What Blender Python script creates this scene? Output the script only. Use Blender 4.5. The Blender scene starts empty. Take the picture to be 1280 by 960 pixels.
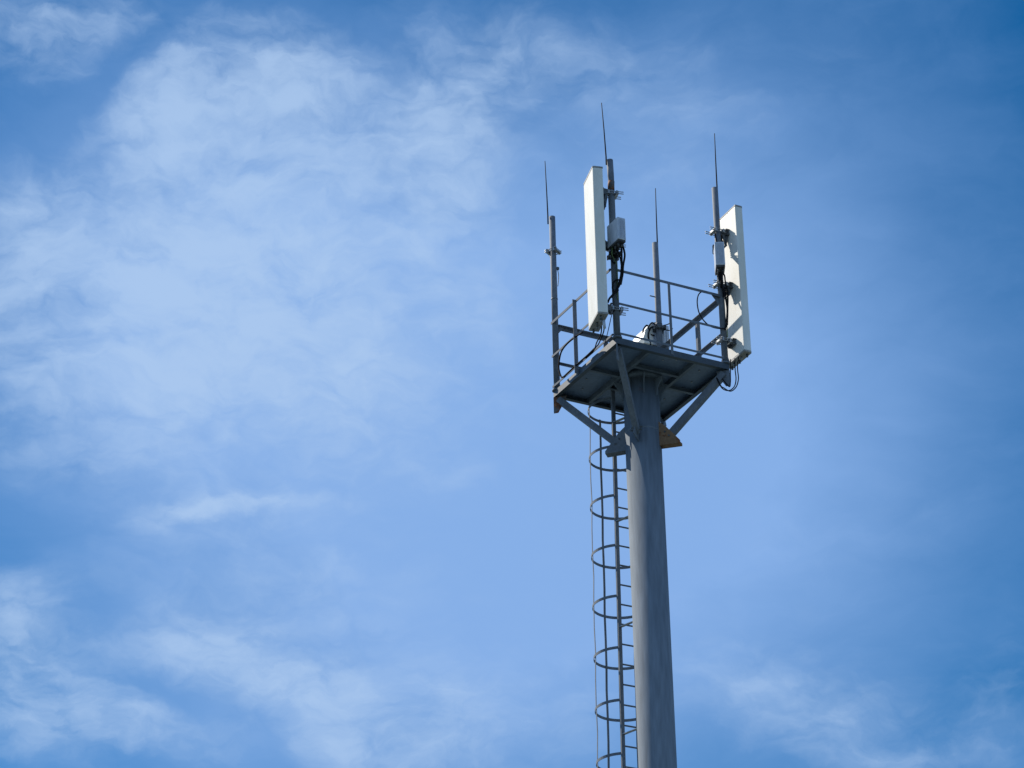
import bpy, math, random
from mathutils import Vector, Matrix
R = math.radians
random.seed(7)
scene = bpy.context.scene
col = scene.collection

# ------------------------------------------------------------------ camera
F_PX, PITCH, ROLL = 3473.25, 0.47937, -0.020308
cam_data = bpy.data.cameras.new("camera")
cam_data.sensor_fit = 'HORIZONTAL'
cam_data.sensor_width = 36.0
cam_data.lens = 36.0 * F_PX / 1280.0
cam_data.clip_start = 0.1
cam_data.clip_end = 20000
cam = bpy.data.objects.new("camera", cam_data)
col.objects.link(cam)
fwd = Vector((0, math.cos(PITCH), math.sin(PITCH)))
up0 = Vector((0, -math.sin(PITCH), math.cos(PITCH)))
ri0 = Vector((1, 0, 0))
ri = math.cos(ROLL) * ri0 + math.sin(ROLL) * up0
up = -math.sin(ROLL) * ri0 + math.cos(ROLL) * up0
m = Matrix((ri, up, -fwd)).transposed().to_4x4()
m.translation = Vector((0, 0, 1.6))
cam.matrix_world = m
scene.camera = cam

# ------------------------------------------------------------------ exposure
scene.view_settings.view_transform = 'Standard'
scene.view_settings.look = 'None'
scene.view_settings.gamma = 1
scene.view_settings.use_curve_mapping = False
EXPO = 0.15
scene.view_settings.exposure = EXPO

# ------------------------------------------------------------------ sun
SUN_EL, SUN_AZ = 42.0, -47.0          # azimuth from +Y, negative is to the left
sun_data = bpy.data.lights.new("sun", 'SUN')
sun_data.energy = 5.0
sun_data.angle = R(0.53)
sun_data.color = (1.0, 0.93, 0.82)
sun = bpy.data.objects.new("sun", sun_data)
col.objects.link(sun)
sdir = Vector((math.sin(R(SUN_AZ)) * math.cos(R(SUN_EL)), math.cos(R(SUN_AZ)) * math.cos(R(SUN_EL)), math.sin(R(SUN_EL))))
sun.rotation_euler = sdir.to_track_quat('Z', 'Y').to_euler()
sun.location = (0, 0, 60)

# ------------------------------------------------------------------ sky
WS = 0.1
SKY_SAT, SKY_VAL = 2.3, .74
BIL, OUT = .95, .62
CLOUDS = [(-5.72, 4.2, 3.3, 2.31, 20, 0.62), (-6.84, -1.42, 3.96, 1.32, 0, 0.16), (-8.55, 0.62, 1.98, 1.98, 0, 0.24), (-8.89, -1.84, 1.98, 0.825, 0, 0.15), (-5.46, -4.32, 1.98, 0.825, 0, 0.15), (-1.3, 2.46, 1.485, 1.32, 0, 0.15), (-2.31, -3.96, 3.3, 0.99, 0, 0.1), (-5.62, 6.16, 2.145, 0.99, 0, 0.42), (-7.64, 5.25, 1.155, 0.825, 40, 0.25), (-1.28, 4.76, 1.238, 1.155, 0, 0.6), (-5.16, 2.25, 2.805, 1.32, 0, 0.55), (-7.06, 0.05, 3.135, 1.155, 0, 0.4), (-3.46, -0.02, 1.98, 1.485, 0, 0.34), (-10.32, 2.62, 0.99, 1.98, 0, 0.42), (-9.8, 6.87, 1.898, 0.743, 10, 0.48), (-0.03, 6.86, 1.485, 0.825, 0, 0.36), (2.24, 6.31, 1.815, 0.825, 0, 0.26), (7.13, 6.46, 1.485, 0.825, 0, 0.08), (4.25, 4.89, 1.65, 1.155, 0, 0.2), (2.83, 4.15, 0.99, 0.66, 0, 0.12), (-6.23, -2.51, 0.99, 0.165, 14, 0.45), (-4.8, -2.31, 1.073, 0.165, -4, 0.45), (-6.62, -2.72, 0.66, 0.165, 18, 0.35), (-5.66, -3.02, 1.815, 0.462, 6, 0.22), (-2.31, -1.08, 1.98, 0.99, 10, 0.15), (-0.64, 1.3, 0.99, 0.825, 0, 0.25), (-9.72, -4.81, 0.99, 0.825, 0, 0.55), (-9.25, -6.24, 1.485, 0.825, -10, 0.52), (-7.98, -7.23, 2.805, 0.66, 0, 0.5), (-6.14, -5.32, 1.32, 0.561, -10, 0.5), (-4.79, -6.1, 1.485, 0.528, -15, 0.45), (-3.4, -6.09, 1.485, 0.495, -10, 0.45), (-3.88, -4.95, 1.98, 0.825, -10, 0.2), (-2.77, -7.31, 1.485, 0.743, 0, 0.6), (-1.06, -6.91, 1.155, 0.99, 0, 0.3), (-1.68, -6.09, 0.66, 0.33, 0, 0.25), (-1.33, -1.91, 0.825, 0.231, 0, 0.3), (-3.89, -3.8, 0.99, 0.264, 0, 0.2), (4.87, -6.15, 1.65, 0.908, -15, 0.32), (6.03, -7.27, 2.145, 0.825, -8, 0.33), (7.95, -8.05, 1.65, 0.462, 0, 0.22), (9.28, -6.8, 0.825, 0.66, 0, 0.26), (0.8, -6.95, 0.99, 1.155, 0, 0.25), (6.01, -3.28, 2.145, 1.155, 0, 0.12), (-8.54, 6.08, 1.485, 0.297, 45, -0.5), (-5.85, 7.77, 1.98, 0.231, 0, -0.2), (-10.24, 4.82, 0.743, 0.495, 30, -0.45), (-3.73, 7.51, 0.825, 0.231, -30, -0.25), (-2.66, 6.88, 0.495, 0.66, 0, -0.15), (-9.75, -3.2, 0.99, 0.66, 0, -0.25), (-8.41, -4.83, 0.825, 0.429, 0, -0.25), (-2.46, -6.41, 0.66, 0.413, 0, -0.3), (-6.4, -6.62, 0.99, 0.231, -20, -0.3), (-4.69, -7.4, 0.33, 0.66, 0, -0.25), (-7.39, 3.63, 1.32, 0.33, 30, -0.12), (-5.2, 3.56, 1.155, 0.231, 0, -0.15), (-7.42, 0.85, 0.99, 0.413, 0, -0.1)]
VEIL = [(-8.05, 0.33, 3.63, 5.446, 0, 0.26), (-4.16, -6.58, 4.29, 1.98, 0, 0.2), (0.14, -1.03, 7.096, 5.446, 0, 0.9), (-5.67, 2.4, 4.29, 3.63, 0, 0.4), (1.18, -4.67, 4.29, 3.3, 0, 0.3), (5.07, -0.58, 3.3, 4.62, 0, 0.25), (6.02, 5.59, 2.64, 1.65, 0, 0.12), (2.09, 2.87, 3.3, 2.64, 0, 0.15), (-9.01, -7.68, 4.95, 0.99, 0, 0.12), (8.82, -8.36, 2.64, 0.825, 0, 0.15)]
world = bpy.data.worlds.new("World")
scene.world = world
world.use_nodes = True
nt = world.node_tree
for n in list(nt.nodes):
    nt.nodes.remove(n)
def N(t, **kw):
    n = nt.nodes.new(t)
    for k, v in kw.items():
        setattr(n, k, v)
    return n
def put(s, v):
    if hasattr(v, 'links') and hasattr(v, 'is_output'):
        nt.links.new(v, s)
    else:
        s.default_value = v
def MA(op, a, b=0.0, c=0.0, clamp=False):
    n = N('ShaderNodeMath', operation=op, use_clamp=clamp)
    put(n.inputs[0], a); put(n.inputs[1], b); put(n.inputs[2], c)
    return n.outputs[0]
def VM(op, a, b=(0, 0, 0), out=0):
    n = N('ShaderNodeVectorMath', operation=op)
    put(n.inputs[0], a)
    put(n.inputs[1], b)
    return n.outputs[out]
def noise(vec, scale, detail=5, rough=.55, dist=0.0):
    n = N('ShaderNodeTexNoise')
    nt.links.new(vec, n.inputs['Vector'])
    n.inputs['Scale'].default_value = scale
    n.inputs['Detail'].default_value = detail
    n.inputs['Roughness'].default_value = rough
    n.inputs['Distortion'].default_value = dist
    return n
sky = N('ShaderNodeTexSky', sky_type='NISHITA')
sky.sun_disc = False
sky.sun_elevation = R(SUN_EL)
sky.sun_rotation = R(SUN_AZ)
sky.altitude = 300
sky.air_density = 1.0
sky.dust_density = 0.15
sky.ozone_density = 2.5
hs = N('ShaderNodeHueSaturation')
nt.links.new(sky.outputs[0], hs.inputs['Color'])
hs.inputs['Saturation'].default_value = SKY_SAT
hs.inputs['Value'].default_value = SKY_VAL
# sky direction as azimuth and elevation in degrees round the tower's bearing
tc = N('ShaderNodeTexCoord')
sp = N('ShaderNodeSeparateXYZ')
nt.links.new(tc.outputs['Generated'], sp.inputs[0])
az = MA('MULTIPLY', MA('ARCTAN2', sp.outputs[0], sp.outputs[1]), 57.2958 * .887)
el = MA('SUBTRACT', MA('MULTIPLY', MA('ARCSINE', sp.outputs[2]), 57.2958), 27.5)
cb = N('ShaderNodeCombineXYZ')
nt.links.new(az, cb.inputs[0]); nt.links.new(el, cb.inputs[1])
P = cb.outputs[0]
def warp(vec, scale, amp, detail=4):
    n = noise(vec, scale, detail, .6)
    d = VM('SUBTRACT', n.outputs['Color'], (.5, .5, .5))
    d = VM('MULTIPLY', d, (amp, amp * .8, 0))
    return VM('ADD', vec, d)
P1 = warp(warp(P, .22, 1.8, 3), .8, 1.0, 6)
def blobs(vec, lst, base):
    acc = base
    for x, y, sx, sy, rot, amp in lst:
        mp = N('ShaderNodeMapping', vector_type='TEXTURE')
        nt.links.new(vec, mp.inputs['Vector'])
        mp.inputs['Location'].default_value = (x, y, 0)
        mp.inputs['Rotation'].default_value = (0, 0, R(rot))
        mp.inputs['Scale'].default_value = (sx * 1.25, sy * 1.25, 1)
        d = VM('DOT_PRODUCT', mp.outputs[0], mp.outputs[0], out=1)
        e = MA('EXPONENT', MA('MULTIPLY', d, -1.0))
        acc = MA('MULTIPLY_ADD', e, amp, acc)
    return acc
cl = blobs(P1, CLOUDS, 0.0)
vl = blobs(warp(P, .15, 2.0, 2), VEIL, 0.02)
# wispy detail, drawn out sideways
st = N('ShaderNodeMapping')
nt.links.new(P1, st.inputs['Vector'])
st.inputs['Rotation'].default_value = (0, 0, R(-8))
st.inputs['Scale'].default_value = (.55, 1.15, 1)
f1 = noise(st.outputs[0], .55, 8, .58, .35).outputs[0]
f2 = noise(st.outputs[0], 1.7, 8, .62, .5).outputs[0]
# billows: rounded lumps of cloud
bw = warp(P1, 1.3, .5, 3)
sb = N('ShaderNodeMapping'); nt.links.new(bw, sb.inputs['Vector']); sb.inputs['Scale'].default_value = (.8, 1.35, 1)
def billow(scale, det):
    n = noise(sb.outputs[0], scale, det, .5).outputs[0]
    return MA('SUBTRACT', MA('MULTIPLY', MA('ABSOLUTE', MA('SUBTRACT', n, .5)), 2.0), .19)
bil = MA('ADD', billow(.42, 3), MA('MULTIPLY', billow(1.0, 4), .8))
fm = MA('ADD', MA('MULTIPLY', bil, BIL), MA('ADD', MA('MULTIPLY', MA('SUBTRACT', f1, .5), 1.5), MA('MULTIPLY', MA('SUBTRACT', f2, .5), 1.0)))
amt = MA('MULTIPLY_ADD', cl, .75, .16)
cl = MA('ADD', cl, 0.0)
cd = MA('MULTIPLY_ADD', fm, amt, cl)
mr = N('ShaderNodeMapRange', interpolation_type='SMOOTHSTEP')
nt.links.new(cd, mr.inputs[0])
mr.inputs[1].default_value = 0.0; mr.inputs[2].default_value = 1.05
mr.inputs[3].default_value = 0.0; mr.inputs[4].default_value = .80
cden = mr.outputs[0]
# beyond this patch: added haze and cloud, out of view, lifting the fill light
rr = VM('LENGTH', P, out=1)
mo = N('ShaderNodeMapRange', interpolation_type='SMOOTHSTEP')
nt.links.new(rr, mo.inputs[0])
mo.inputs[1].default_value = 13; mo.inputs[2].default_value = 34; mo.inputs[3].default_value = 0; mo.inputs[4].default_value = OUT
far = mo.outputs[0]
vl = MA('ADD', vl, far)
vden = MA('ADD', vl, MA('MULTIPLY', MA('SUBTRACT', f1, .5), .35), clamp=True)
def mixc(f, a, b):
    n = N('ShaderNodeMix', data_type='RGBA')
    put(n.inputs[0], f); put(n.inputs[6], a); put(n.inputs[7], b)
    return n.outputs[2]
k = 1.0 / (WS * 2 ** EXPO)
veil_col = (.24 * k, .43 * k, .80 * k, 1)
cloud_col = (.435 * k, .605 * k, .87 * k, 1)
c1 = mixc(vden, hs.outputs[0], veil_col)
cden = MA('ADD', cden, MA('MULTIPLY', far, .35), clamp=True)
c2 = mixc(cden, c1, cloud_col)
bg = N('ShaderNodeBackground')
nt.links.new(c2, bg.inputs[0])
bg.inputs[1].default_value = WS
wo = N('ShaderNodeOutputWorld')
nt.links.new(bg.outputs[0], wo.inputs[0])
# ------------------------------------------------------------------ materials
def material(name, base, rough=.6, metal=0.0, spec=.5):
    mt = bpy.data.materials.new(name); mt.use_nodes = True
    t = mt.node_tree; b = t.nodes['Principled BSDF']
    b.inputs['Base Color'].default_value = (*base, 1)
    b.inputs['Roughness'].default_value = rough
    b.inputs['Metallic'].default_value = metal
    b.inputs['Specular IOR Level'].default_value = spec
    return mt, t, b
def mottled(name, base, dark, rough=.6, scale=3.0, stretch=(1, 1, .25), rust=0.0, rust_thr=.62, metal=0.0, bump=.05, spec=.4):
    """paint or zinc with weather streaks, speckle and (where rust > 0) patches of rust"""
    mt, t, b = material(name, base, rough, metal, spec)
    L = t.links.new
    tc = t.nodes.new('ShaderNodeTexCoord')
    mp = t.nodes.new('ShaderNodeMapping'); L(tc.outputs['Object'], mp.inputs[0])
    mp.inputs['Scale'].default_value = stretch
    n1 = t.nodes.new('ShaderNodeTexNoise'); L(mp.outputs[0], n1.inputs['Vector'])
    n1.inputs['Scale'].default_value = scale; n1.inputs['Detail'].default_value = 7; n1.inputs['Roughness'].default_value = .6
    n2 = t.nodes.new('ShaderNodeTexNoise'); L(mp.outputs[0], n2.inputs['Vector'])
    n2.inputs['Scale'].default_value = scale * 7; n2.inputs['Detail'].default_value = 5
    r1 = t.nodes.new('ShaderNodeValToRGB'); L(n1.outputs[0], r1.inputs[0])
    r1.color_ramp.elements[0].position = .35; r1.color_ramp.elements[0].color = (*dark, 1)
    r1.color_ramp.elements[1].position = .65; r1.color_ramp.elements[1].color = (*base, 1)
    mx = t.nodes.new('ShaderNodeMix'); mx.data_type = 'RGBA'; mx.blend_type = 'OVERLAY'
    mx.inputs[0].default_value = .35
    L(r1.outputs[0], mx.inputs[6]); L(n2.outputs[0], mx.inputs[7])
    out = mx.outputs[2]
    if rust > 0:
        n3 = t.nodes.new('ShaderNodeTexNoise'); L(tc.outputs['Object'], n3.inputs['Vector'])
        n3.inputs['Scale'].default_value = 4.5; n3.inputs['Detail'].default_value = 8; n3.inputs['Roughness'].default_value = .7
        r3 = t.nodes.new('ShaderNodeValToRGB'); L(n3.outputs[0], r3.inputs[0])
        r3.color_ramp.elements[0].position = rust_thr; r3.color_ramp.elements[0].color = (0, 0, 0, 1)
        r3.color_ramp.elements[1].position = rust_thr + .06; r3.color_ramp.elements[1].color = (rust, rust, rust, 1)
        n4 = t.nodes.new('ShaderNodeTexNoise'); L(tc.outputs['Object'], n4.inputs['Vector'])
        n4.inputs['Scale'].default_value = 22
        r4 = t.nodes.new('ShaderNodeValToRGB'); L(n4.outputs[0], r4.inputs[0])
        r4.color_ramp.elements[0].color = (.06, .022, .012, 1); r4.color_ramp.elements[0].position = .3
        r4.color_ramp.elements[1].color = (.30, .11, .04, 1); r4.color_ramp.elements[1].position = .7
        m3 = t.nodes.new('ShaderNodeMix'); m3.data_type = 'RGBA'
        L(r3.outputs[0], m3.inputs[0]); L(out, m3.inputs[6]); L(r4.outputs[0], m3.inputs[7])
        out = m3.outputs[2]
    L(out, b.inputs['Base Color'])
    bp = t.nodes.new('ShaderNodeBump'); bp.inputs['Strength'].default_value = bump; bp.inputs['Distance'].default_value = .01
    L(n2.outputs[0], bp.inputs['Height']); L(bp.outputs[0], b.inputs['Normal'])
    return mt
M = {
    'pole': mottled('grey_pole_paint', (.185, .215, .245), (.135, .165, .195), .85, 3.2, (1, 1, .13), rust=.3, rust_thr=.66, spec=.12),
    'steel': mottled('grey_steel_paint', (.165, .185, .21), (.115, .135, .16), .75, 5, (1, 1, .6), rust=.55, rust_thr=.66, spec=.2),
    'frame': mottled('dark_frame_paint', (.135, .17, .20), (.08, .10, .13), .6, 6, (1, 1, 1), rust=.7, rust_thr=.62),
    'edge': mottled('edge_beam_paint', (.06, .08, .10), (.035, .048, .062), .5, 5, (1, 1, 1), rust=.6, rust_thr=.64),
    'rusty': mottled('rusty_plate', (.13, .13, .13), (.08, .075, .07), .8, 7, (1, 1, 1), rust=1.0, rust_thr=.42),
    'tan': mottled('tan_rusty_plate', (.30, .18, .10), (.20, .12, .065), .85, 5, (1, 1, 1), rust=.9, rust_thr=.54, bump=.02),
    'deck': mottled('deck_plate_steel', (.13, .185, .27), (.09, .13, .20), .42, 3.5, (1, 1, 1), rust=.3, rust_thr=.7),
    'white': mottled('antenna_white', (.79, .775, .70), (.70, .68, .60), .45, 2, (1, 1, .3), bump=.01),
    'cap': mottled('antenna_end_cap', (.36, .35, .33), (.25, .24, .22), .6, 9, (1, 1, 1), rust=.4, rust_thr=.6),
    'radio': mottled('radio_light_grey', (.56, .60, .66), (.48, .52, .58), .4, 4, (1, 1, .4), bump=.02),
    'radiodark': mottled('radio_underside', (.07, .07, .07), (.03, .03, .03), .6, 9, (1, 1, 1)),
    'zinc': mottled('galvanised_zinc', (.42, .44, .44), (.2, .21, .22), .38, 14, (1, 1, 1), metal=.55, bump=.15),
    'dkzinc': mottled('weathered_bracket', (.12, .13, .13), (.05, .055, .06), .55, 16, (1, 1, 1), metal=.3, bump=.2),
    'cable': material('black_cable', (.012, .012, .014), .85, 0.0, .12)[0],
    'green': material('earth_wire_green', (.10, .16, .04), .5)[0],
    'rod': material('lightning_rod_steel', (.02, .02, .022), .8, 0.0, .2)[0],
}

# ------------------------------------------------------------------ tower frame
TX, TY, DECK, PSI = 1.59731, 30.598, 17.4714, 0.489869
ROT = Matrix.Rotation(PSI, 3, 'Z')
def W(p):                                     # tower frame (a, b, z from deck underside) -> world
    q = ROT @ Vector((p[0], p[1], 0))
    return Vector((TX + q.x, TY + q.y, DECK + p[2]))

class MB:
    """collects shapes given in the tower frame and links them as ONE mesh object"""
    def __init__(s): s.v = []; s.f = []; s.sm = []
    def add(s, vs, fs, smooth=False):
        o = len(s.v); s.v += [Vector(x) for x in vs]
        for f in fs:
            s.f.append([o + i for i in f]); s.sm.append(smooth if isinstance(smooth, bool) else False)
        return s
    def box(s, c, d, rz=0.0, rx=0.0, ry=0.0):
        m = Matrix.Rotation(rz, 3, 'Z') @ Matrix.Rotation(ry, 3, 'Y') @ Matrix.Rotation(rx, 3, 'X')
        c = Vector(c)
        vs = [c + m @ Vector((x * d[0] / 2, y * d[1] / 2, z * d[2] / 2)) for z in (-1, 1) for y in (-1, 1) for x in (-1, 1)]
        return s.add(vs, [(0, 2, 3, 1), (4, 5, 7, 6), (0, 1, 5, 4), (2, 6, 7, 3), (0, 4, 6, 2), (1, 3, 7, 5)])
    def sweep(s, p0, p1, prof, upv=(0, 0, 1)):
        """straight bar with a drawn profile; prof points are (side, up)"""
        p0 = Vector(p0); p1 = Vector(p1); t = (p1 - p0).normalized()
        side = t.cross(Vector(upv)).normalized(); u = side.cross(t).normalized()
        n = len(prof)
        vs = [p + side * x + u * y for p in (p0, p1) for x, y in prof]
        fs = [(i, (i + 1) % n, n + (i + 1) % n, n + i) for i in range(n)]
        fs += [tuple(range(n - 1, -1, -1)), tuple(range(n, 2 * n))]
        return s.add(vs, fs)
    def bar(s, p0, p1, w, h, upv=(0, 0, 1)):
        return s.sweep(p0, p1, [(-w / 2, -h / 2), (w / 2, -h / 2), (w / 2, h / 2), (-w / 2, h / 2)], upv)
    def angle(s, p0, p1, w, h, t=.006, upv=(0, 0, 1), sx=1, sy=1):
        pr = [(0, 0), (w, 0), (w, t), (t, t), (t, h), (0, h)]
        pr = [(x * sx, y * sy) for x, y in pr]
        if sx * sy < 0: pr = pr[::-1]
        return s.sweep(p0, p1, pr, upv)
    def tube(s, pts, r, n=8, closed=False, caps=True):
        pts = [Vector(p) for p in pts]; N_ = len(pts)
        rs = r if isinstance(r, (list, tuple)) else [r] * N_
        prev = None; rings = []
        for i, p in enumerate(pts):
            a = pts[(i - 1) % N_] if (i > 0 or closed) else p
            b = pts[(i + 1) % N_] if (i < N_ - 1 or closed) else p
            t = (b - a).normalized()
            if prev is None:
                ref = Vector((0, 0, 1)) if abs(t.z) < .9 else Vector((1, 0, 0))
                u = t.cross(ref).normalized()
            else:
                u = (prev - t * prev.dot(t)).normalized()
            prev = u; w = t.cross(u)
            rings.append([p + (u * math.cos(2 * math.pi * k / n) + w * math.sin(2 * math.pi * k / n)) * rs[i] for k in range(n)])
        o = len(s.v)
        for rg in rings: s.v += rg
        for i in range(N_ if closed else N_ - 1):
            j = (i + 1) % N_
            for k in range(n):
                s.f.append([o + i * n + k, o + i * n + (k + 1) % n, o + j * n + (k + 1) % n, o + j * n + k]); s.sm.append(True)
        if caps and not closed:
            s.f.append([o + k for k in range(n - 1, -1, -1)]); s.sm.append(False)
            s.f.append([o + (N_ - 1) * n + k for k in range(n)]); s.sm.append(False)
        return s
    def cyl(s, p0, p1, r, n=24, r1=None):
        return s.tube([p0, p1], [r, r if r1 is None else r1], n)
    def spline(s, pts, r, n=7, sub=7):
        pts = [Vector(p) for p in pts]; out = []
        for i in range(len(pts) - 1):
            a = pts[max(i - 1, 0)]; b = pts[i]; c = pts[i + 1]; d = pts[min(i + 2, len(pts) - 1)]
            for k in range(sub):
                t = k / sub
                out.append(.5 * ((2 * b) + (c - a) * t + (2 * a - 5 * b + 4 * c - d) * t * t + (3 * b - a - 3 * c + d) * t ** 3))
        out.append(pts[-1])
        return s.tube(out, r, n)
    def plate(s, poly, thick, nrm):
        nv = Vector(nrm).normalized() * thick / 2; n = len(poly)
        vs = [Vector(p) - nv for p in poly] + [Vector(p) + nv for p in poly]
        fs = [tuple(range(n - 1, -1, -1)), tuple(range(n, 2 * n))] + [(i, (i + 1) % n, n + (i + 1) % n, n + i) for i in range(n)]
        return s.add(vs, fs)
    def build(s, name, mt, parent=None, base=(0, 0, 0), label=None, bevel=0.0):
        me = bpy.data.meshes.new(name)
        b = Vector(base)
        me.from_pydata([tuple(v - b) for v in s.v], [], s.f)
        me.polygons.foreach_set('use_smooth', s.sm)
        me.validate(); me.update()
        import bmesh
        bm = bmesh.new(); bm.from_mesh(me); bmesh.ops.recalc_face_normals(bm, faces=bm.faces); bm.to_mesh(me); bm.free()
        me.materials.append(M[mt] if isinstance(mt, str) else mt)
        o = bpy.data.objects.new(name, me); col.objects.link(o)
        o.parent = parent
        if label: o['label'] = label
        if bevel:
            bv = o.modifiers.new('bevel', 'BEVEL'); bv.width = bevel; bv.segments = 3; bv.limit_method = 'ANGLE'; bv.angle_limit = R(50)
        return o
def thing(name, label, cat, base, group=None):
    """an Empty at the thing's base, turned with the tower"""
    o = bpy.data.objects.new(name, None); col.objects.link(o)
    o.location = W(base); o.rotation_euler = (0, 0, PSI)
    o.empty_display_size = .2
    o['label'] = label; o['category'] = cat
    if group: o['group'] = group
    return o
def lone(mb, name, mt, label, cat, base, group=None):
    o = mb.build(name, mt, None, base)
    o.location = W(base); o.rotation_euler = (0, 0, PSI)
    o['label'] = label; o['category'] = cat
    if group: o['group'] = group
    return o

# ------------------------------------------------------------------ ground
gm = mottled('ground_soil_and_grass', (.11, .14, .14), (.07, .10, .09), .95, .35, (1, 1, 1), bump=.3)
g = MB(); S = 4000
nseg = 20
vs = []; fs = []
for j in range(nseg + 1):
    for i in range(nseg + 1):
        vs.append((-S + 2 * S * i / nseg, -S + 2 * S * j / nseg, 0))
for j in range(nseg):
    for i in range(nseg):
        k0 = j * (nseg + 1) + i
        fs.append((k0, k0 + 1, k0 + nseg + 2, k0 + nseg + 1))
g.add(vs, fs)
go = g.build('ground', gm); go['kind'] = 'structure'

# ------------------------------------------------------------------ tower
GZ = -DECK
root = bpy.data.objects.new('cell_tower', None); col.objects.link(root)
root.location = (TX, TY, 0); root.rotation_euler = (0, 0, PSI)
root['label'] = 'tall grey steel pole tower carrying a railed square platform with four corner masts'
root['category'] = 'tower'
TB = (0, 0, GZ)
PR = .223
MB().cyl((0, 0, GZ + .12), (0, 0, .0), PR, 96).build('pole', 'pole', root, TB)
for zz in (-.70, -6.7, -12.7):
    MB().tube([(0, 0, zz - .012), (0, 0, zz - .005), (0, 0, zz + .005), (0, 0, zz + .012)], [PR - .002, PR + .003, PR + .003, PR - .002], 96, caps=False).build('weld_seam', 'pole', root, TB)
fl = MB().cyl((0, 0, GZ + .10), (0, 0, GZ + .13), .42, 48)
for k in range(12):
    a = k * math.tau / 12
    fl.cyl((.35 * math.cos(a), .35 * math.sin(a), GZ + .08), (.35 * math.cos(a), .35 * math.sin(a), GZ + .2), .018, 8)
fl.build('base_flange', 'steel', root, TB)
# weld seam rings on the pole
# deck plate (with the ladder hatch cut out) on a frame of joists
dk = MB()
HA = (-.30, .30, .42, .75)      # hatch a0 a1 b0 b1
z0, z1 = .076, .084
def slab(a0, a1, b0, b1): dk.box(((a0 + a1) / 2, (b0 + b1) / 2, (z0 + z1) / 2), (a1 - a0, b1 - b0, z1 - z0))
E_ = .792
dkp = [(-E_, E_, -E_, E_)]
slab(-E_, E_, -E_, E_)
dk.build('deck_plate', 'deck', root, TB)
for (a, b) in ((-.55, -.45), (-.6, .3), (.55, -.5), (.55, .35), (0, -.55), (-.1, .62), (.62, -.2), (-.52, .55), (.15, -.62)):
    MB().cyl((a, b, .064), (a, b, .0765), .010, 8).build('deck_bolt', 'zinc', root, TB)
O = .80
def chan(p0, p1, sx):
    """angle-iron edge beam, outer web and a bottom flange turned inwards"""
    return MB().angle(p0, p1, .055, .084, .007, sx=sx)
for p0, p1 in (((-O, -O, 0), (O, -O, 0)), ((O, -O, 0), (O, O, 0)), ((O, O, 0), (-O, O, 0)), ((-O, O, 0), (-O, -O, 0))):
    P0 = Vector(p0); P1_ = Vector(p1); t = (P1_ - P0).normalized()
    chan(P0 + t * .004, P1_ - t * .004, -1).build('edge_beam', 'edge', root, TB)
J = .33; h = .068
def joist(p0, p1):
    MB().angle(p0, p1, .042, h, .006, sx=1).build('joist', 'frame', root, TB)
for a in (-J, J): joist((a, -.79, .004), (a, .79, .004))
joist((-.79, 0, .006), (-J - .004, 0, .006)); joist((J + .046, 0, .006), (.79, 0, .006))
for b in (-.32, .32): joist((-J + .046, b, .006), (J - .004, b, .006))
# triangular stiffeners between the pole head and the deck frame
for k in range(8):
    an = k * math.pi / 4 + math.pi / 8
    d = Vector((math.cos(an), math.sin(an), 0))
    poly = [d * (PR - .01) + Vector((0, 0, -.24)), d * (PR + .02) + Vector((0, 0, -.24)), d * (PR + .04) + Vector((0, 0, -.13)), d * (PR + .11) + Vector((0, 0, -.02)), d * (PR + .11) + Vector((0, 0, .002)), d * (PR - .01) + Vector((0, 0, .002))]
    MB().plate(poly, .010, d.cross(Vector((0, 0, 1)))).build('stiffener', 'pole', root, TB)
MB().cyl((0, 0, -.012), (0, 0, .0755), PR + .05, 48).build('pole_head_flange', 'frame', root, TB)
# knee braces on the diagonals
for nm, (sa, sb) in (('L', (-1, 1)), ('F', (-1, -1)), ('R', (1, -1)), ('B', (1, 1))):
    d = Vector((sa, sb, 0)).normalized(); nr = d.cross(Vector((0, 0, 1)))
    def D(r, z): return d * r + Vector((0, 0, z))
    wb = .036 if nm == 'F' else .043
    MB().sweep(D(1.06, -.045), D(.29, -.82), [(-wb, -.04), (-wb, .04), (-wb + .008, .04), (-wb + .008, -.032), (wb - .008, -.032), (wb - .008, .04), (wb, .04), (wb, -.04)][::-1]).build('knee_brace', 'steel', root, TB)
    lab = {'L': 'corner plate with a rust-brown lower edge', 'R': None}.get(nm)
    MB().plate([D(1.13, .0), D(1.13, -.22), D(1.075, -.22), D(.98, -.06), D(.96, .0)], .012, nr).build('corner_gusset', 'rusty' if nm == 'L' else 'steel', root, TB, lab)
    rusty = nm == 'R'
    bk = MB()
    off = nr * .052
    if nm == 'F': off = nr * .0
    for sg in ((1,) if nm == 'F' else (-1, 1)):
        bk.plate([D(PR - .02, -.90) + off * sg, D(.475, -.905) + off * sg, D(.475, -.88) + off * sg, D(.30, -.66) + off * sg, D(PR - .02, -.575) + off * sg], .008, nr)
    if nm != 'F': bk.plate([D(PR - .01, -.905) - nr * .056, D(.475, -.91) - nr * .056, D(.475, -.91) + nr * .056, D(PR - .01, -.905) + nr * .056], .010, (0, 0, 1))
    bk.build('pole_bracket', 'tan' if rusty else 'steel', root, TB, 'rusty tan bracket at the foot of the right knee brace' if rusty else None)
    bl = MB()
    for r_, z_ in ((.34, -.80), (.29, -.74)):
        bl.cyl(D(r_, z_) - nr * .07, D(r_, z_) + nr * .07, .012, 8)
    bl.build('brace_bolts', 'dkzinc', root, TB)
# small loop of wire and welded tab on the pole face below the front brace
MB().plate([(-.20, -.145, -.62), (-.20, -.145, -.86), (-.212, -.175, -.86), (-.212, -.175, -.62)], .006, (1, -.9, 0)).build('earthing_tab', 'steel', root, TB)

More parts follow.
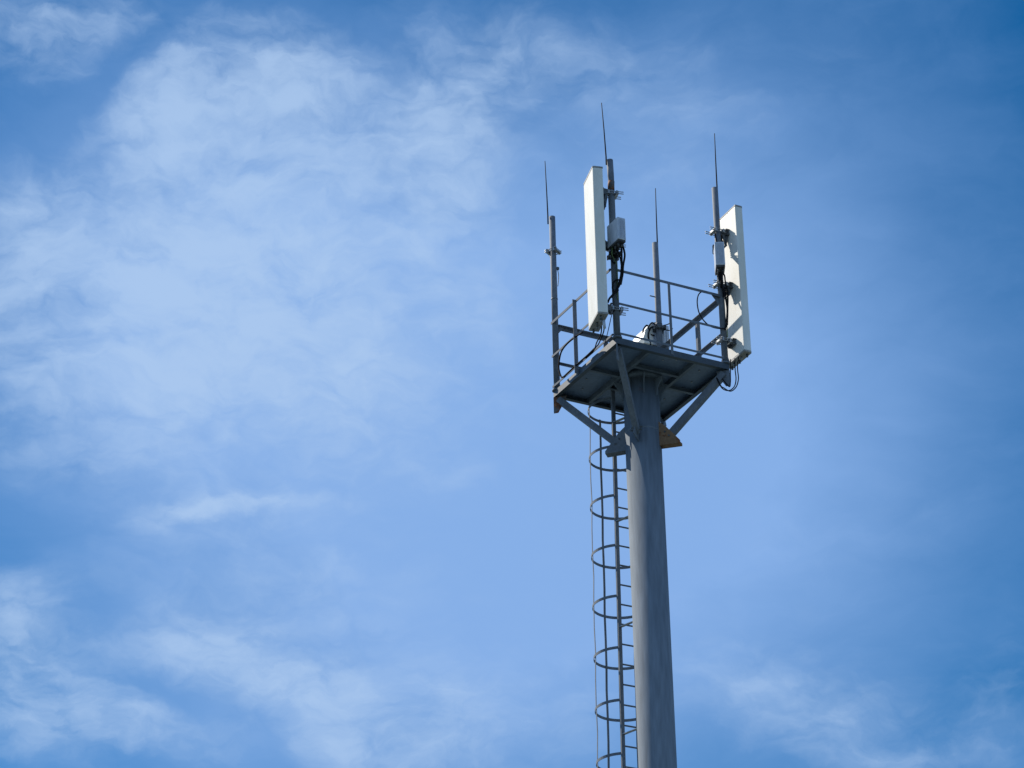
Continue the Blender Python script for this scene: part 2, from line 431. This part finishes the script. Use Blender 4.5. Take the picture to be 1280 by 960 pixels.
# railings
def rail(p0, p1, w=.034, hh=.034, sx=1, sy=-1):
    MB().angle(p0, p1, w, hh, .005, sx=sx, sy=sy).build('rail', 'steel', root, TB)
q = .735
for z, ww in ((1.045, .036), (.575, .03), (.16, .028)):
    rail((-q, -.80, z), (q, -.80, z), ww, ww, -1)
for z, ww in ((1.065, .036), (.585, .03), (.155, .028)):
    rail((-.815, .79, z), (-.815, -.74, z), ww, ww, -1)
for z, ww in ((1.02, .055), (.52, .045), (.15, .03)):
    rail((.78, -q, z), (.78, q, z), ww, ww, -1)
for z, ww in ((1.025, .055), (.50, .03), (.15, .03)):
    rail((q, .78, z), (-q, .78, z), ww, ww, -1)
def post(a, b, zt, w=.045, sx=1, sy=1, zb=0.02):
    MB().angle((a, b, zb), (a, b, zt), w, w, .006, upv=(0, 1, 0), sx=sx, sy=sy).build('railing_post', 'steel', root, TB)
post(0, -.806, 1.04, .036)
post(-.806, .13, 1.06, .055, 1, 1)
post(.806, -.10, 1.0, .045, -1, 1)
post(0, .806, 1.0, .045, 1, -1)
# corner masts with lightning rods
masts = {'L': (-.765, .765), 'F': (-.765, -.765), 'R': (.765, -.765), 'B': (.775, .765)}
rods = {'L': (-.062, 2.50, 3.45, -.02), 'F': (-.055, 2.54, 3.45, -.035), 'R': (.036, 2.56, 3.46, .012), 'B': (.036, 2.56, 3.48, .012)}
MR = .040
for nm, (a, b) in masts.items():
    mo = MB()
    if nm == 'F':
        pts = [(a, b, .085), (a, b, 2.1), (a - .002, b, 2.2), (a + .006, b, 2.3), (a + .002, b, 2.38), (a - .004, b, 2.62)]
        mo.tube(pts, [MR + .002, MR + .002, MR, MR * .93, MR + .001, MR + .001], 28)
    else:
        mo.cyl((a, b, .085), (a, b, 2.62), MR, 28)
    ms = mo.build('mast', 'steel', root, TB, 'front mast with a rusty band near its top' if nm == 'F' else None)
    # upper and lower pipe sections meet in a thin joint ring
    MB().cyl((a, b, 1.395), (a, b, 1.41), MR + .0035, 28).build('joint_ring', 'frame', ms, TB)
    dx, zb, zt, lean = rods[nm]
    rd = MB().tube([(a + dx, b, zb), (a + dx * 1.0, b, zb + .12), (a + dx + lean * .4, b, zb + .5), (a + dx + lean, b, zt)], [.0095, .0095, .0075, .005], 8)
    rd.build('lightning_rod', 'rod', ms, TB)
    MB().cyl((a, b, .082), (a, b, .10), .062, 20).build('foot_plate', 'steel', ms, TB)
    for k in range(4):
        an = k * math.pi / 2 + .4
        d = Vector((math.cos(an), math.sin(an), 0)); c = Vector((a, b, 0))
        MB().plate([c + d * (MR - .004) + Vector((0, 0, .10)), c + d * (MR + .026) + Vector((0, 0, .10)), c + d * (MR - .004) + Vector((0, 0, .2))], .008, d.cross(Vector((0, 0, 1)))).build('foot_gusset', 'steel', ms, TB)
# gussets where the heavy rails meet the masts
for (a, b, da, db) in ((-.765, .765, 1, 0), (.765, -.765, 0, 1), (.765, -.765, -1, 0)):
    d = Vector((da, db, 0)); c = Vector((a, b, 0)); zz = 1.03
    MB().plate([c + d * .03 + Vector((0, 0, zz)), c + d * .14 + Vector((0, 0, zz)), c + d * .03 + Vector((0, 0, zz - .13))], .010, d.cross(Vector((0, 0, 1)))).build('rail_gusset', 'steel', root, TB)
# rust band on the front mast
MB().tube([(-.766, -.765, 2.17), (-.764, -.765, 2.26), (-.759, -.765, 2.31)], [MR + .003, MR + .0025, MR * .93 + .004], 28).build('rust_band', 'rusty', root, TB)

# ------------------------------------------------------------------ pipe clamp (two jaws, threaded bolts)
def clamp_mb(c, z, dirn, reach=.10, mb=None, out=.07):
    """two channel jaws squeezed on a mast by four threaded bolts; dirn points from the mast to what it carries"""
    mb = mb or MB(); d = Vector(dirn).normalized(); s_ = d.cross(Vector((0, 0, 1)))
    c = Vector((c[0], c[1], z))
    for sg in (-1, 1):
        p = c + d * sg * (MR + .012)
        mb.bar(p - s_ * .075, p + s_ * .075, .018, .05)
        mb.bar(c + d * sg * (MR + .03) - s_ * .05, c + d * sg * (MR + .03) + s_ * .05, .02, .03)
    for ss in (-1, 1):
        for zz in (-.014, .014):
            a = c + s_ * ss * .062 + Vector((0, 0, zz))
            mb.cyl(a - d * (MR + out), a + d * (MR + reach), .006, 6)
            for t in (-(MR + .028), MR + .028):
                mb.cyl(a + d * t - d * .006, a + d * t + d * .006, .013, 6)
    return mb

lone(clamp_mb(masts['L'], 2.10, (.5, -.85, 0), .05, out=.05), 'pipe_clamp', 'zinc', 'empty galvanised pipe clamp near the top of the left mast', 'clamp', (masts['L'][0], masts['L'][1], 2.10))
lone(MB().box((masts['L'][0] + .055, .765 - .01, 1.86), (.03, .03, .035)).spline([(masts['L'][0] + .05, .755, 1.86), (masts['L'][0] + .062, .75, 1.75), (masts['L'][0] + .05, .755, 1.6)], .005),
     'junction_box', 'dkzinc', 'tiny dark fitting with a thin wire on the left mast, below its clamp', 'fitting', (masts['L'][0], .765, 1.86))
MB().cyl((.775 - .12, .765, 1.80), (.775 - .02, .765, 1.80), .008, 6).build('step_peg', 'frame', root, TB)

# ------------------------------------------------------------------ panel antennas
def panel(c, ang, zb, zt, wid, th, mast, label, clamps):
    """c centre, ang: direction (in tower frame) the back looks, i.e. towards the mast"""
    n = Vector((math.cos(ang), math.sin(ang), 0)); s_ = Vector((-n.y, n.x, 0))
    base = (c[0], c[1], zb)
    t = thing('panel_antenna', label, 'antenna', base, 'white panel antennas on the corner masts')
    C = Vector((c[0], c[1], 0))
    # radome: flat back, rounded front edges
    prof = []
    w = wid / 2; h2 = th / 2
    prof += [(h2, w), (h2, -w)]                    # back (towards mast)
    for sg in (-1, 1):
        arc = []
        r = .026
        for k in range(6):
            a_ = k / 5 * math.pi / 2
            arc.append((-h2 + r - r * math.sin(a_), sg * (w - r + r * math.cos(a_))))
        prof += arc if sg == -1 else arc[::-1]
    def ring(z, k=1.0): return [C + n * x * k + s_ * y * (1 - (1 - k) * .25) + Vector((0, 0, z)) for x, y in prof]
    m_ = MB(); N_ = len(prof); levels = [(zb + .012, 1), (zb + (zt - zb) * .5, 1), (zt - .012, 1)]
    vs = []; fs = []
    for z, k in levels: vs += ring(z, k)
    for i in range(len(levels) - 1):
        for k in range(N_):
            fs.append((i * N_ + k, i * N_ + (k + 1) % N_, (i + 1) * N_ + (k + 1) % N_, (i + 1) * N_ + k))
    fs += [tuple(range(N_ - 1, -1, -1)), tuple(range((len(levels) - 1) * N_, len(levels) * N_))]
    m_.add(vs, fs)
    m_.build('radome', 'white', t, base, bevel=.012)
    for za, zc, nm in ((zb - .008, zb + .014, 'bottom_cap'), (zt - .014, zt + .006, 'top_cap')):
        e = MB(); r0 = [C + n * x * 1.03 + s_ * y * 1.006 + Vector((0, 0, za)) for x, y in prof]; r1 = [p + Vector((0, 0, zc - za)) for p in r0]
        e.add(r0 + r1, [tuple(range(N_ - 1, -1, -1)), tuple(range(N_, 2 * N_))] + [(k, (k + 1) % N_, N_ + (k + 1) % N_, N_ + k) for k in range(N_)])
        e.build(nm, 'cap', t, base)
    for k in range(5):                            # connectors under the bottom cap
        p = C + s_ * ((k - 2) * wid * .19) + n * (.012 if k % 2 else -.015)
        MB().cyl(p + Vector((0, 0, zb - .05)), p + Vector((0, 0, zb - .006)), .014, 10).build('connector', 'zinc' if k % 2 else 'dkzinc', t, base)
    for z, arm in clamps:
        # clamp on the mast, bracket arms out to the panel's back
        mpt = Vector((mast[0], mast[1], 0))
        back = C + n * (th / 2)
        dist = (mpt - back).dot(n)
        cm = clamp_mb(mast, z, -n, .05, out=.10)
        cm.build('mast_clamp', 'zinc', t, base)
        br = MB(); B0 = back + Vector((0, 0, z))
        br.box(B0 + n * .012, (.024, .12, .08), ang)                       # pad on the radome
        for ss in (-1, 1):
            o_ = s_ * ss * .045
            br.plate([B0 + o_ + n * .01 + Vector((0, 0, .05)), B0 + o_ + n * .01 + Vector((0, 0, -.05)), B0 + o_ + n * (dist - .05) + Vector((0, 0, -.03)), B0 + o_ + n * (dist - .05) + Vector((0, 0, .03))], .007, s_)
        if arm:                                                            # folded scissor arm hanging beside the mast
            for ss in (-1, 1):
                o_ = s_ * ss * .036
                br.bar(B0 + o_ + n * (dist * .6) + Vector((0, 0, .02)), B0 + o_ + n * (dist * .35) + Vector((0, 0, -arm)), .010, .035, n)
                br.bar(B0 + o_ + n * .02 + Vector((0, 0, -.02)), B0 + o_ + n * (dist * .4) + Vector((0, 0, -arm)), .010, .03, n)
            br.cyl(B0 - s_ * .06 + n * (dist * .38) + Vector((0, 0, -arm)), B0 + s_ * .06 + n * (dist * .38) + Vector((0, 0, -arm)), .012, 8)
        for ss in (-1, 1):
            for zz in (-.035, .035):
                p = B0 + s_ * ss * .062 + Vector((0, 0, zz))
                br.cyl(p, p + n * .05, .008, 6)
        br.build('bracket', 'dkzinc', t, base)
    return t
aP1 = math.atan2(-.248, .969)
panel((-.996, -.724), aP1, .28, 2.35, .455, .13, masts['F'], 'white panel antenna with a sunlit broad front, left of the front mast', ((2.12, .22), (1.36, 0), (.47, 0)))
aP2 = math.atan2(.03, -1)
panel((.958, -.772), aP2, .19, 2.275, .48, .11, masts['R'], 'white panel antenna on the right mast, its bracketed back towards the mast', ((1.97, .20), (1.20, .14), (.40, 0)))

# ------------------------------------------------------------------ remote radio units
def radio(c, d, rz, label, deep_under=True):
    base = (c[0], c[1], c[2] - d[2] / 2)
    t = thing('radio_unit', label, 'radio unit', base)
    m3 = Matrix.Rotation(rz, 3, 'Z'); C = Vector(c)
    MB().box(c, d, rz).build('housing', 'radio', t, base, bevel=.008)
    fn = MB()
    for sy in (-1, 1):                      # cooling fins along the two long sides
        pass
    for k in range(5):
        y = (-.5 + (k + .5) / 5) * d[0] * .8
        fn.box(C + m3 @ Vector((y, -d[1] / 2 - .004, 0)), (.004, .010, d[2] * .9), rz)
    fn.build('cooling_fins', 'radio', t, base)
    MB().box(C + m3 @ Vector((0, 0, -d[2] / 2 - .012)), (d[0] * .96, d[1] * .92, .022), rz).build('underside_plate', 'radiodark', t, base)
    for i in range(2):
        for j in range(3):
            p = C + m3 @ Vector(((i - .5) * d[0] * .45, (j - 1) * d[1] * .28, -d[2] / 2 - .02))
            MB().cyl(p, p - Vector((0, 0, .05)), .013, 8).build('connector', 'dkzinc', t, base)
    return t
radio((-.822, -.945, 1.45), (.11, .27, .31), .0, 'pale grey radio unit on the near side of the front mast, cables below')
radio((.655, -.945, 1.475), (.118, .24, .33), -PSI, 'sky-grey radio unit in front of the right mast, above a black cable bundle')
t3 = radio((.84, 1.02, 1.29), (.25, .38, .33), .0, 'squat white radio box low on the rear mast, seen over the platform edge')

# mounting brackets of the radio units
def mount(name, mast, c, z, label):
    d = Vector((c[0] - mast[0], c[1] - mast[1], 0)).normalized()
    m_ = clamp_mb(mast, z, d, .06, out=.05)
    m_.bar(Vector((mast[0], mast[1], z)) + d * MR, Vector((mast[0], mast[1], z)) + d * (MR + .05), .08, .05)
    lone(m_, 'radio_mount', 'dkzinc', label, 'bracket', (mast[0], mast[1], z))
hood = MB()  # added cover on the rear radio box, its face sloped to catch the sun
hood.plate([(.585, .83, 1.125), (.57, .83, 1.20), (.60, .83, 1.30), (.68, .83, 1.42), (.76, .83, 1.468), (.86, .83, 1.474), (.86, .83, 1.46), (.713, .83, 1.45), (.713, .83, 1.125)], .36, (0, 1, 0))
for v in hood.v: v.y += .18
hood.build('sun_catching_hood', 'white', t3, (.84, 1.02, 1.29 - .165), 'white rounded cover added and sloped to catch the sun')
mount('m', masts['F'], (-.82, -.95), 1.24, 'dark mounting clamp on the front mast just under its radio unit')
mount('m', masts['R'], (.655, -.945), 1.72, 'dark mounting clamp behind the radio unit of the right mast')
mount('m', masts['B'], (.84, 1.02), 1.33, 'dark bolted clamp tying the low radio box to the rear mast')

# ------------------------------------------------------------------ ladder with safety cage
LB = (0, .63, -15.0)
lad = thing('caged_ladder', 'narrow grey steel ladder with round safety hoops, behind the left side of the pole', 'ladder', LB)
def lb(z): return .366 + (-.767 - z) * .0189
ZT, ZB = .06, -15.0
for a in (-.2, .2):
    s1 = MB(); s1.bar((a, lb(ZT), ZT), (a, lb(ZB), ZB), .046, .03, (0, 1, 0)); s1.build('stile', 'steel', lad, LB)
proto = MB().cyl((-.19, lb(-.284), -.284), (.19, lb(-.284), -.284), .0105, 10).build('rung', 'steel', lad, LB)
for k in range(1, 32):
    r_ = proto.copy(); col.objects.link(r_); r_.parent = lad
    dz = -.2554 * k
    r_.location = (0, -dz * .0189, dz)
HR = .35
def hoop_pts(z, r=HR, n=40):
    b0 = lb(z) + .287
    a0 = math.asin(.2 / r)
    return [(r * math.sin(p), b0 + r * math.cos(p), z) for p in [(-math.pi + a0) + (2 * math.pi - 2 * a0) * i / n for i in range(n + 1)]]
def flat_strip(mb, pts, tall, thick, centre):
    # ring of flat bar: tall in z, thin radially
    n = len(pts); vs = []; fs = []
    for x, y, z in pts:
        d = Vector((x - centre[0], y - centre[1], 0)).normalized()
        for rr in (-thick / 2, thick / 2):
            for zz in (-tall / 2, tall / 2):
                vs.append(Vector((x, y, z + zz)) + d * rr)
    for i in range(n - 1):
        o = i * 4; p = o + 4
        fs += [(o, p, p + 1, o + 1), (o + 2, o + 3, p + 3, p + 2), (o, o + 2, p + 2, p), (o + 1, p + 1, p + 3, o + 3)]
    fs += [(0, 1, 3, 2), ((n - 1) * 4, (n - 1) * 4 + 2, (n - 1) * 4 + 3, (n - 1) * 4 + 1)]
    return mb.add(vs, fs)
z_h = -.08
hp = flat_strip(MB(), hoop_pts(z_h), .034, .006, (0, lb(z_h) + .287)).build('safety_hoop', 'steel', lad, LB)
for k in range(1, 13):
    c = hp.copy(); col.objects.link(c); c.parent = lad
    dz = -.6625 * k
    c.location = (0, -dz * .0189, dz)
for ph in (-76, -6, 56):
    p = R(ph); st_ = MB(); r = HR - .006
    def sp_(z): return Vector((r * math.sin(p), lb(z) + .287 + r * math.cos(p), z))
    nn = Vector((math.sin(p), math.cos(p), 0))
    zs = [-.06 - i * .33 for i in range(46)]
    # straps bow slightly between the hoops
    for i in range(len(zs) - 1):
        w0 = nn * (.006 * math.sin(i * 2.1 + ph)); w1 = nn * (.006 * math.sin((i + 1) * 2.1 + ph))
        st_.bar(sp_(zs[i]) - w0, sp_(zs[i + 1]) - w1, .030, .005, nn)
    st_.build('cage_strap', 'steel', lad, LB)
for z in (-.42, -1.76, -3.14, -4.49, -5.85, -7.2):
    for a in (-1, 1):
        MB().bar((a * .2, lb(z) - .01, z), (a * .135, .17, z - .0), .042, .008, (0, 0, 1)).build('stand_off', 'zinc', lad, LB)

# ------------------------------------------------------------------ cables
def cab(pts, r, label, base, group='black cables on the platform', mt='cable', name='cable'):
    mb = MB()
    if isinstance(pts[0][0], (int, float)): pts = [pts]
    for p in pts: mb.spline(p, r)
    return lone(mb, name, mt, label, 'cable', base, group)
def bundle(label, base, strands, group='cable bundles'):
    t = thing('cable_bundle', label, 'cables', base)
    for pts, r, mt in strands:
        MB().spline(pts, r).build('cable' if mt == 'cable' else 'earth_wire', mt, t, base)
    return t
bundle('thick black cables hanging from the front mast radio unit, looped at rail height', (-.74, -1.0, 1.2), [
    ([(-.775, -1.0, 1.27), (-.73, -.97, 1.163), (-.735, -.93, 1.024), (-.723, -.88, .907), (-.75, -.84, .786), (-.822, -.84, .668), (-.893, -.84, .573), (-.918, -.84, .511)], .013, 'cable'),
    ([(-.80, -1.01, 1.27), (-.775, -.97, 1.151), (-.758, -.93, 1.019), (-.746, -.88, .901), (-.774, -.84, .758), (-.834, -.84, .643), (-.86, -.83, .60)], .013, 'cable'),
    ([(-.80, -.9, 1.27), (-.758, -.9, 1.147), (-.742, -.9, 1.004), (-.711, -.86, .92), (-.73, -.85, .80)], .009, 'cable'),
    ([(-.748, -.86, .855), (-.793, -.84, .852), (-.835, -.84, .80), (-.845, -.84, .72), (-.811, -.84, .671), (-.77, -.85, .72)], .012, 'cable'),
    ([(-.85, -.86, 1.27), (-.80, -.83, 1.22), (-.83, -.82, 1.15), (-.80, -.82, 1.10), (-.77, -.83, 1.16), (-.79, -.88, 1.26)], .010, 'cable'),
    ([(-.845, -.90, 1.28), (-.87, -.88, 1.20), (-.84, -.84, 1.18), (-.76, -.82, 1.20), (-.75, -.86, 1.25)], .010, 'cable'),
    ([(-.86, -.90, 1.27), (-.87, -.9, 1.164), (-.809, -.85, 1.126), (-.761, -.825, 1.075), (-.758, -.815, .934), (-.765, -.812, .60)], .006, 'green'),
])
bundle('thin black jumper leads drooping from the left panel antenna to the low rail', (-.95, -.7, .24), [
    ([(-.938, -.70, .244), (-.954, -.70, .13), (-.956, -.6, .069), (-.83, -.30, .13), (-.83, -.10, .12)], .008, 'cable'),
    ([(-.965, -.80, .235), (-.97, -.80, .12), (-.90, -.55, .09), (-.84, -.36, .14), (-.83, -.13, .12)], .008, 'cable'),
    ([(-.805, -.80, .45), (-.845, -.80, .383), (-.883, -.80, .241), (-.893, -.75, .12), (-.84, -.6, .10)], .005, 'cable'),
])
MB().cyl((-.975, -.86, .235), (-.968, -.86, .13), .018, 12).build('connector_sleeve', 'radio', bpy.data.objects['panel_antenna'], (-.975, -.728, .28))
lone(MB().spline([(-.84, -.05, .50), (-.84, .068, .52), (-.84, .316, .535), (-.84, .474, .504), (-.84, .541, .424), (-.84, .569, .301), (-.84, .524, .167), (-.84, .464, .125), (-.84, .34, .125), (-.84, .093, .13), (-.84, -.172, .13), (-.84, -.354, .14)], .011),
     'cable', 'cable', 'black cable bent in a round arc inside the left railing', 'cable', (-.84, .07, .5))
bundle('black cables running down the right mast under its radio unit', (.69, -.9, 1.3), [
    ([(.66, -.93, 1.27), (.682, -.9, 1.25), (.699, -.88, 1.18), (.74, -.86, 1.108), (.779, -.84, .979), (.805, -.825, .824), (.79, -.825, .66), (.75, -.825, .537)], .012, 'cable'),
    ([(.62, -.98, 1.27), (.650, -.92, 1.2), (.706, -.88, 1.135), (.775, -.85, .981), (.795, -.835, .831), (.776, -.83, .654)], .010, 'cable'),
    ([(.70, -.93, 1.29), (.725, -.93, 1.24), (.751, -.9, 1.177), (.815, -.84, 1.075), (.815, -.82, .856), (.80, -.81, .62)], .010, 'cable'),
    ([(.64, -1.03, 1.27), (.66, -.96, 1.17), (.72, -.84, 1.12), (.83, -.80, 1.15), (.85, -.79, 1.08), (.83, -.81, .95)], .009, 'cable'),
    ([(.69, -.83, 1.9), (.72, -.82, 1.7), (.74, -.83, 1.4), (.75, -.83, 1.2), (.76, -.82, 1.0)], .009, 'cable'),
    ([(.80, -.82, 1.02), (.82, -.82, .9), (.80, -.81, .7), (.79, -.81, .45)], .006, 'green'),
])
lone(MB().spline([(.66, -.79, 1.02), (.591, -.79, 1.027), (.511, -.79, 1.042), (.427, -.79, .987), (.392, -.79, .876), (.401, -.79, .742), (.442, -.79, .65), (.519, -.79, .578), (.598, -.79, .552), (.69, -.80, .55), (.742, -.82, .555)], .008),
     'cable', 'cable', 'thin black cable in a wide open loop between the rails near the right mast', 'cable', (.66, -.79, 1.02))
bundle('black jumper leads looping below the right panel antenna and back to the corner plate', (.85, -.86, .07), [
    ([(.865, -.83, .155), (.850, -.85, .065), (.848, -.85, -.023), (.852, -.85, -.144), (.822, -.85, -.251), (.749, -.85, -.322), (.668, -.85, -.329), (.648, -.80, -.253), (.66, -.70, -.08)], .007, 'cable'),
    ([(.89, -.88, .155), (.870, -.88, .066), (.864, -.88, -.023), (.867, -.88, -.155), (.825, -.88, -.275), (.74, -.88, -.349), (.67, -.85, -.307), (.658, -.80, -.253), (.67, -.70, -.08)], .007, 'cable'),
    ([(.83, -.79, .155), (.815, -.80, .055), (.807, -.80, -.064), (.80, -.80, -.177), (.775, -.80, -.24), (.70, -.75, -.10)], .007, 'cable'),
])
bundle('short black leads tangled beside the low white radio box on the rear mast', (.66, .85, 1.35), [
    ([(.70, .90, 1.42), (.64, .86, 1.40), (.60, .88, 1.32), (.62, .90, 1.20), (.59, .90, 1.05), (.60, .88, .80)], .011, 'cable'),
    ([(.72, .82, 1.38), (.66, .80, 1.33), (.64, .82, 1.22), (.68, .84, 1.10), (.66, .85, .85)], .011, 'cable'),
    ([(.76, .82, 1.40), (.69, .79, 1.42), (.65, .82, 1.36), (.68, .84, 1.28), (.72, .80, 1.24)], .009, 'cable'),
    ([(.80, .70, 1.36), (.88, .70, 1.40), (.93, .72, 1.46)], .007, 'cable'),
    ([(.80, .70, 1.30), (.90, .70, 1.31), (.95, .72, 1.36)], .007, 'cable'),
])
